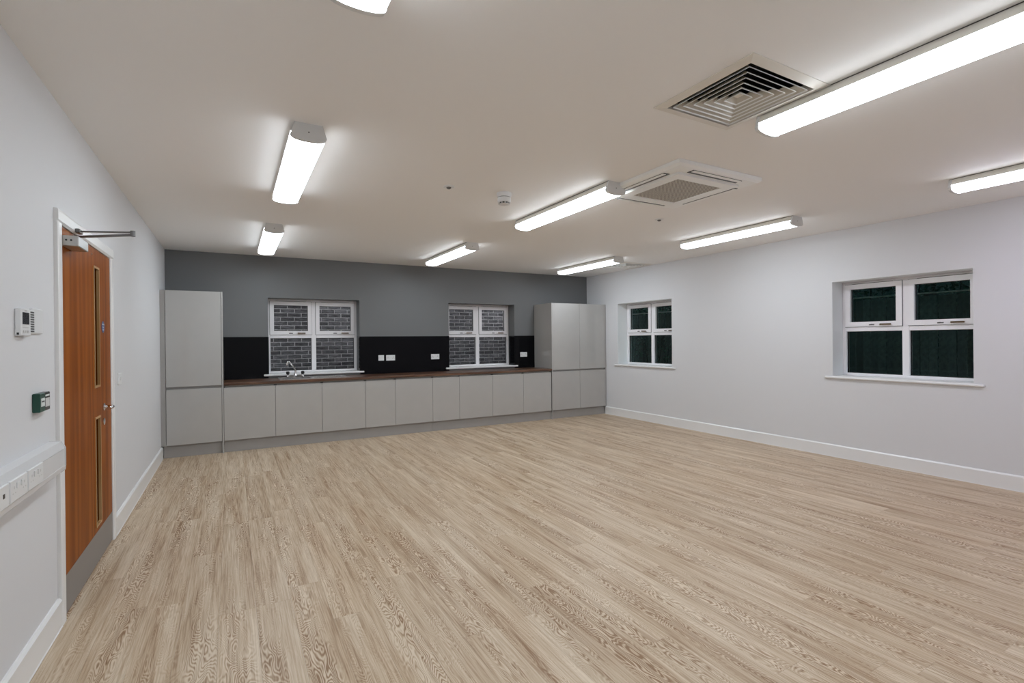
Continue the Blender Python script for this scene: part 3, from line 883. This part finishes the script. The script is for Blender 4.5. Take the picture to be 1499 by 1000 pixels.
# ------------------------------------------------------------------ ceiling diffusers
def vent(x, y, label):
    r = thing('air_vent', (x, y, ZC), label, 'air vent', 'square ceiling air vents')
    fl = bmesh.new()
    H = .300; I = .250
    # flange sloping slightly outwards
    def ring(bm, ho, zo, hi, zi, t):
        vs = []
        for (h, z) in ((ho, zo), (hi, zi), (hi, zi + t), (ho, zo + t)):
            vs.append([bm.verts.new((x + sx * h, y + sy * h, z)) for sx, sy in ((-1, -1), (1, -1), (1, 1), (-1, 1))])
        fs = []
        for a in range(4):
            p, q = vs[a], vs[(a + 1) % 4]
            for k in range(4):
                fs.append(bm.faces.new((p[k], p[(k + 1) % 4], q[(k + 1) % 4], q[k])))
        bmesh.ops.recalc_face_normals(bm, faces=fs)
    ring(fl, H, ZC - .004, I, ZC - .012, .0035)
    ring(fl, I, ZC - .012, I - .003, ZC + .030, .001)
    part('flange', fl, 'vent_metal', r)
    for i in range(6):
        h = .226 - i * .036
        b = bmesh.new()
        ring(b, h, ZC - .010, h - .033, ZC + .020, .0015)
        lv = part('louvre', b, 'vent_blade', r)
        b = bmesh.new()
        ring(b, h + .0025, ZC - .015, h - .0005, ZC - .0102, .003)  # lip paler than its blade, so the lit line is painted in
        part('louvre_edge', b, 'ac_white', lv, 'front edge of the louvre, paler to paint in a lit lip')
    part('centre_plate', B(x - .018, x + .018, y - .018, y + .018, ZC + .004, ZC + .008), 'vent_metal', r)
    d = bmesh.new()
    N_ = NECK - .002
    box(d, x - N_, x + N_, y - N_, y + N_, ZC + .20, ZC + .21)
    for (a, b_, c, e) in ((-N_, -N_ + .004, -N_, N_), (N_ - .004, N_, -N_, N_), (-N_, N_, -N_, -N_ + .004), (-N_, N_, N_ - .004, N_)):
        box(d, x + a, x + b_, y + c, y + e, ZC - .002, ZC + .21)
    part('duct', d, 'duct_black', r, 'black duct behind the louvres')
vent(*VENTS[0], 'square louvred air vent beside the long batten light, nearest the viewer')
vent(*VENTS[1], 'square louvred air vent in the far right ceiling corner')

# air conditioning cassette
def cassette():
    x, y, h = 3.19, 2.925, .455
    r = thing('air_conditioner', (x, y, ZC), 'white square air conditioning cassette on the ceiling between the batten lights', 'air conditioner')
    def frus(bm, ho, zo, hi, zi):
        top = [bm.verts.new((x + sx * ho, y + sy * ho, zo)) for sx, sy in ((-1, -1), (1, -1), (1, 1), (-1, 1))]
        bot = [bm.verts.new((x + sx * hi, y + sy * hi, zi)) for sx, sy in ((-1, -1), (1, -1), (1, 1), (-1, 1))]
        fs = [bm.faces.new(top), bm.faces.new(bot[::-1])]
        for k in range(4): fs.append(bm.faces.new((top[k], bot[k], bot[(k + 1) % 4], top[(k + 1) % 4])))
        bmesh.ops.recalc_face_normals(bm, faces=fs)
        return bm
    b = frus(bmesh.new(), h, ZC - .001, h, ZC - .028)
    frus(b, h, ZC - .028, h - .02, ZC - .042)
    part('panel', b, 'ac_white', r)
    zb = ZC - .042
    g = .335
    part('grille_frame', frame(frame(bmesh.new(), 2, zb - .016, zb, x - g, x + g, y - g, y + g, .088), 2, zb - .012, zb, x - g + .088, x + g - .088, y - g + .088, y + g - .088, .006), 'ac_white', r)
    part('grille', B(x - .247, x + .247, y - .242, y + .242, zb - .011, zb - .001), 'grille_mesh', r, 'brown-grey perforated intake grille')
    for (sx, sy) in ((-1, 0), (1, 0), (0, -1), (0, 1)):
        c = (h + g) / 2 - .010
        L_ = .27
        if sx:
            s = B(x + sx * c - .030, x + sx * c + .030, y - L_, y + L_, zb - .003, zb - .0003)
            f = B(x + sx * (c + .015) - .016, x + sx * (c + .015) + .016, y - L_ + .01, y + L_ - .01, zb - .007, zb - .003, bev=.001)
            bl = B(*sorted((x + sx * (g + .004), x + sx * (g + .014))), y - L_ + .01, y + L_ - .01, zb - .0045, zb - .003)
        else:
            s = B(x - L_, x + L_, y + sy * c - .030, y + sy * c + .030, zb - .003, zb - .0003)
            f = B(x - L_ + .01, x + L_ - .01, y + sy * (c + .015) - .016, y + sy * (c + .015) + .016, zb - .007, zb - .003, bev=.001)
            bl = B(x - L_ + .01, x + L_ - .01, *sorted((y + sy * (g + .004), y + sy * (g + .014))), zb - .0045, zb - .003)
        so = part('outlet_slot', s, 'plastic_dark', r, 'black outlet slot')
        part('flap', f, 'ac_white', so, 'white air flap')
    part('indicator', B(x + .30, x + .306, y + .36, y + .366, zb - .002, zb), 'plastic_dark', r)
cassette()

# detectors
sd = thing('smoke_detector', (2.043, 3.77, ZC), 'white round smoke detector on the ceiling beside a batten light', 'smoke detector')
px, py = 2.043, 3.77
part('base', lathe(bmesh.new(), [(.0637, ZC), (0.0637, ZC - 0.0165), (0.0590, ZC - 0.0354), (0.0543, ZC - 0.0366)], 28, 'Z', (px, py, 0)), 'plastic_white', sd)
part('groove', lathe(bmesh.new(), [(0.0531, ZC - 0.0354), (0.0531, ZC - 0.0413)], 28, 'Z', (px, py, 0)), 'plastic_dark', sd)
part('head', lathe(bmesh.new(), [(0.0555, ZC - 0.0401), (0.0578, ZC - 0.0472), (0.0566, ZC - 0.0708), (0.0507, ZC - 0.0802)], 28, 'Z', (px, py, 0)), 'plastic_white', sd)
part('sensor_chamber', lathe(bmesh.new(), [(0.0437, ZC - 0.0779), (0.0413, ZC - 0.0944)], 24, 'Z', (px, py, 0)), 'plastic_dark', sd, 'dark sensing chamber')
fins = bmesh.new()
for i in range(10):
    a = 2 * math.pi * i / 10
    cx, cy = px + 0.0448 * math.cos(a), py + 0.0448 * math.sin(a)
    box(fins, cx - .0035, cx + .0035, cy - .0035, cy + .0035, ZC - .0968, ZC - .0755)
part('cage', fins, 'plastic_grey', sd)
part('bottom_cap', lathe(bmesh.new(), [(0.0472, ZC - 0.0932), (0.0425, ZC - 0.0991), (0.0236, ZC - 0.1015)], 24, 'Z', (px, py, 0)), 'plastic_white', sd)
for (sx, sy, l) in ((1.552, 3.81, 'small round ceiling sensor with dark centre, left of the smoke detector'), (3.938, 3.84, 'small round ceiling sensor with dark centre, beyond the air conditioning unit')):
    r = thing('ceiling_sensor', (sx, sy, ZC), l, 'sensor', 'small ceiling sensors')
    part('ring', lathe(bmesh.new(), [(.046, ZC), (.044, ZC - .005), (.024, ZC - .008)], 24, 'Z', (sx, sy, 0)), 'plastic_white', r)
    part('lens', lathe(bmesh.new(), [(.021, ZC - .004), (.019, ZC - .014), (.010, ZC - .021)], 20, 'Z', (sx, sy, 0)), 'closer_dark', r, 'dark lens')

# ------------------------------------------------------------------ outside the windows
solo('ground', slab_with_holes(bmesh.new(), 2, -.2, -.1, (-4, 14), (-2, 14), [(XL - .14, XR + WALL_T, YF - .2, YB + WALL_T)]), 'soil', 'dark bare ground outside the building', 'ground', kind='structure')

def brick_wall():
    yw = 9.75
    r = thing('brick_wall', (3, yw, -.1), 'dark grey brick wall with pale mortar seen through the kitchen windows', 'brick wall')
    x0, x1, z1 = -1.2, 8.0, 2.9
    part('mortar', B(x0, x1, yw + .008, yw + .10, -.1, z1), 'mortar', r, 'pale mortar')
    bl, bh, j = .215, .0605, .0145
    me = mesh_of('brick', B(-bl / 2, bl / 2, -.05, .05, -bh / 2, bh / 2, bev=.004), 'brick_face')
    seen = []
    rest = []
    rr = random.Random(5)
    n = 0
    row = 0
    z = -.06
    while z + bh < z1:
        off = (row % 2) * (bl + j) / 2
        x = x0 + off
        while x < x1:
            cx, cz = x + bl / 2, z + bh / 2
            vis = (0.95 < cz < 2.25) and (.5 < cx < 2.2 or 3.9 < cx < 5.7)
            (seen if vis else rest).append((cx, yw + .05 + rr.uniform(-.003, .002), cz))
            x += bl + j
        z += bh + j; row += 1
    if len(seen) > 300:
        rest += seen[300:]; seen = seen[:300]
    org = Vector(r.location)
    for p in seen:
        o = bpy.data.objects.new('brick', me); C.objects.link(o)
        o.parent = r; o.location = Vector(p) - org
        o.rotation_euler = (rr.uniform(-.006, .006), rr.uniform(-.008, .008), rr.uniform(-.006, .006))
    bm = bmesh.new()
    for (cx, cy, cz) in rest:
        box(bm, cx - bl / 2, cx + bl / 2, cy - .05, cy + .05, cz - bh / 2, cz + bh / 2)
    o = part('brickwork', bm, 'brick_face', r)
    o['kind'] = 'stuff'
    print('bricks', len(seen), len(rest))
brick_wall()

def fence():
    xf = 8.3
    r = thing('board_fence', (xf, 5, -.1), 'dark green close-board fence with pale top rail outside the right windows', 'fence')
    org = Vector(r.location)
    top = 2.02
    me = mesh_of('board', B(-.010, .010, -.049, .049, 0, top + .05, bev=.003), 'fence_green')
    rr = random.Random(9)
    y = 1.2
    k_ = 0
    while y < 11.2:
        k_ += 1
        o = bpy.data.objects.new('board', me); C.objects.link(o); o.parent = r
        o.location = Vector((xf + rr.uniform(-.004, .004) + (.007 if k_ % 2 else -.007), y, -.1 + rr.uniform(-.004, .004) + .01)) - org
        y += .1015
    for z in (.35, 1.05, 1.75):
        part('rail', B(xf + .012, xf + .05, 1.1, 11.3, z, z + .07), 'fence_green', r)
    for i in range(6):
        yy = 1.3 + i * 1.9
        part('post', B(xf + .05, xf + .14, yy - .05, yy + .05, -.1, top), 'fence_green', r)
    part('capping', B(xf - .03, xf + .05, 1.1, 11.3, top - .012, top + .004, bev=.003), 'fence_cap', r, 'pale top rail')
fence()

def fill_lamp(loc, out, tint, label):
    """unseen round lamp added on the outer wall to light the brick wall and fence"""
    x, y, z = loc
    r = thing('added_fill_lamp', loc, label, 'added fill lamp', 'unseen fill lamps added outside the building')
    ax = 'Y' if out == 'y' else 'X'
    part('backplate', lathe(bmesh.new(), [(.13, 0), (.13, .02), (.12, .03)], 24, ax, loc), 'plastic_white', r)
    part('globe', lathe(bmesh.new(), [(.115, .028), (.105, .055), (.07, .08), (.02, .092)], 24, ax, loc), tint, r, 'glowing round glass of the added lamp')
emitter('fill_outside', (0.97, 0.96, 1.0), 66.0)  # added light, out of view, to brighten the bricks
emitter('fill_outside_green', (0.35, 1.0, 0.9), 4.5)  # added teal light, out of view, to brighten the fence
for px_ in (-0.3, 2.5, 5.3):
    fill_lamp((px_, YB + WALL_T, 2.5), 'y', 'fill_outside', {-0.3: 'added fill lamp left of the sink window, out of view', 2.5: 'added fill lamp between the two kitchen windows, out of view', 5.3: 'added fill lamp right of the second kitchen window, out of view'}[px_])
fill_lamp((XR + WALL_T, 3.9, 2.5), 'x', 'fill_outside_green', 'added green fill lamp between the two right wall windows, out of view')

def vary_per_object(name, amount):
    nt, N, L = nodes(MATS[name])
    b = nt.nodes['Principled BSDF']
    src = b.inputs['Base Color'].links[0].from_socket
    oi = N('ShaderNodeObjectInfo'); mr = N('ShaderNodeMapRange'); hs = N('ShaderNodeHueSaturation')
    mr.inputs[3].default_value = 1 - amount; mr.inputs[4].default_value = 1 + amount
    L(oi.outputs['Random'], mr.inputs[0]); L(mr.outputs[0], hs.inputs['Value'])
    L(src, hs.inputs['Color']); L(hs.outputs['Color'], b.inputs['Base Color'])
vary_per_object('fence_green', 0.35)

def leaves(name, label, x0, x1, y0, y1, z0, z1, n, seed, size):
    """leafy mass: a dark twig core and loose leaves, nobody could count them"""
    rr = random.Random(seed)
    r = thing(name, ((x0 + x1) / 2, (y0 + y1) / 2, -.1), label, 'hedge' if name == 'hedge' else 'shrub')
    tw = bmesh.new()
    m_ = max(3, int((y1 - y0) / .22))
    for i in range(m_):
        yy = y0 + (y1 - y0) * (i + .5) / m_
        b = Vector(((x0 + x1) / 2, yy, -.1))
        tube(tw, [b, b + Vector((rr.uniform(-.1, .1), rr.uniform(-.1, .1), (z1 + .1) * .5)), b + Vector((rr.uniform(-.15, .15), rr.uniform(-.2, .2), (z1 + .1) * .93))], [.02, .014, .005], 6)
    o = part('stems', tw, 'twig', r); o['kind'] = 'stuff'
    bm = bmesh.new()
    for i in range(n):
        p = Vector((rr.uniform(x0, x1), rr.uniform(y0, y1), z0 + (z1 - z0) * rr.random() ** .8))
        d = Vector((rr.uniform(-1, 1), rr.uniform(-1, 1), rr.uniform(-.6, .6))).normalized()
        s = d.cross(Vector((rr.uniform(-1, 1), rr.uniform(-1, 1), 1))).normalized()
        l = size * rr.uniform(.6, 1.3)
        nrm = d.cross(s) * l * .12
        v = [bm.verts.new(p), bm.verts.new(p + d * l * .5 + s * l * .28 + nrm), bm.verts.new(p + d * l), bm.verts.new(p + d * l * .5 - s * l * .28 + nrm)]
        bm.faces.new((v[0], v[1], v[2])); bm.faces.new((v[0], v[2], v[3]))
    o = part('foliage', bm, 'leaf', r); o['kind'] = 'stuff'
leaves('hedge', 'dark green leafy hedge rising behind the board fence', 8.6, 9.3, 1.0, 11.0, .6, 3.4, 16000, 1, .10)
leaves('shrub', 'low leafy shrub against the fence outside the far right window', 7.75, 8.2, 7.3, 9.4, .1, 1.45, 900, 2, .06)

for o in bpy.data.objects:
    if '_org' in o: del o['_org']
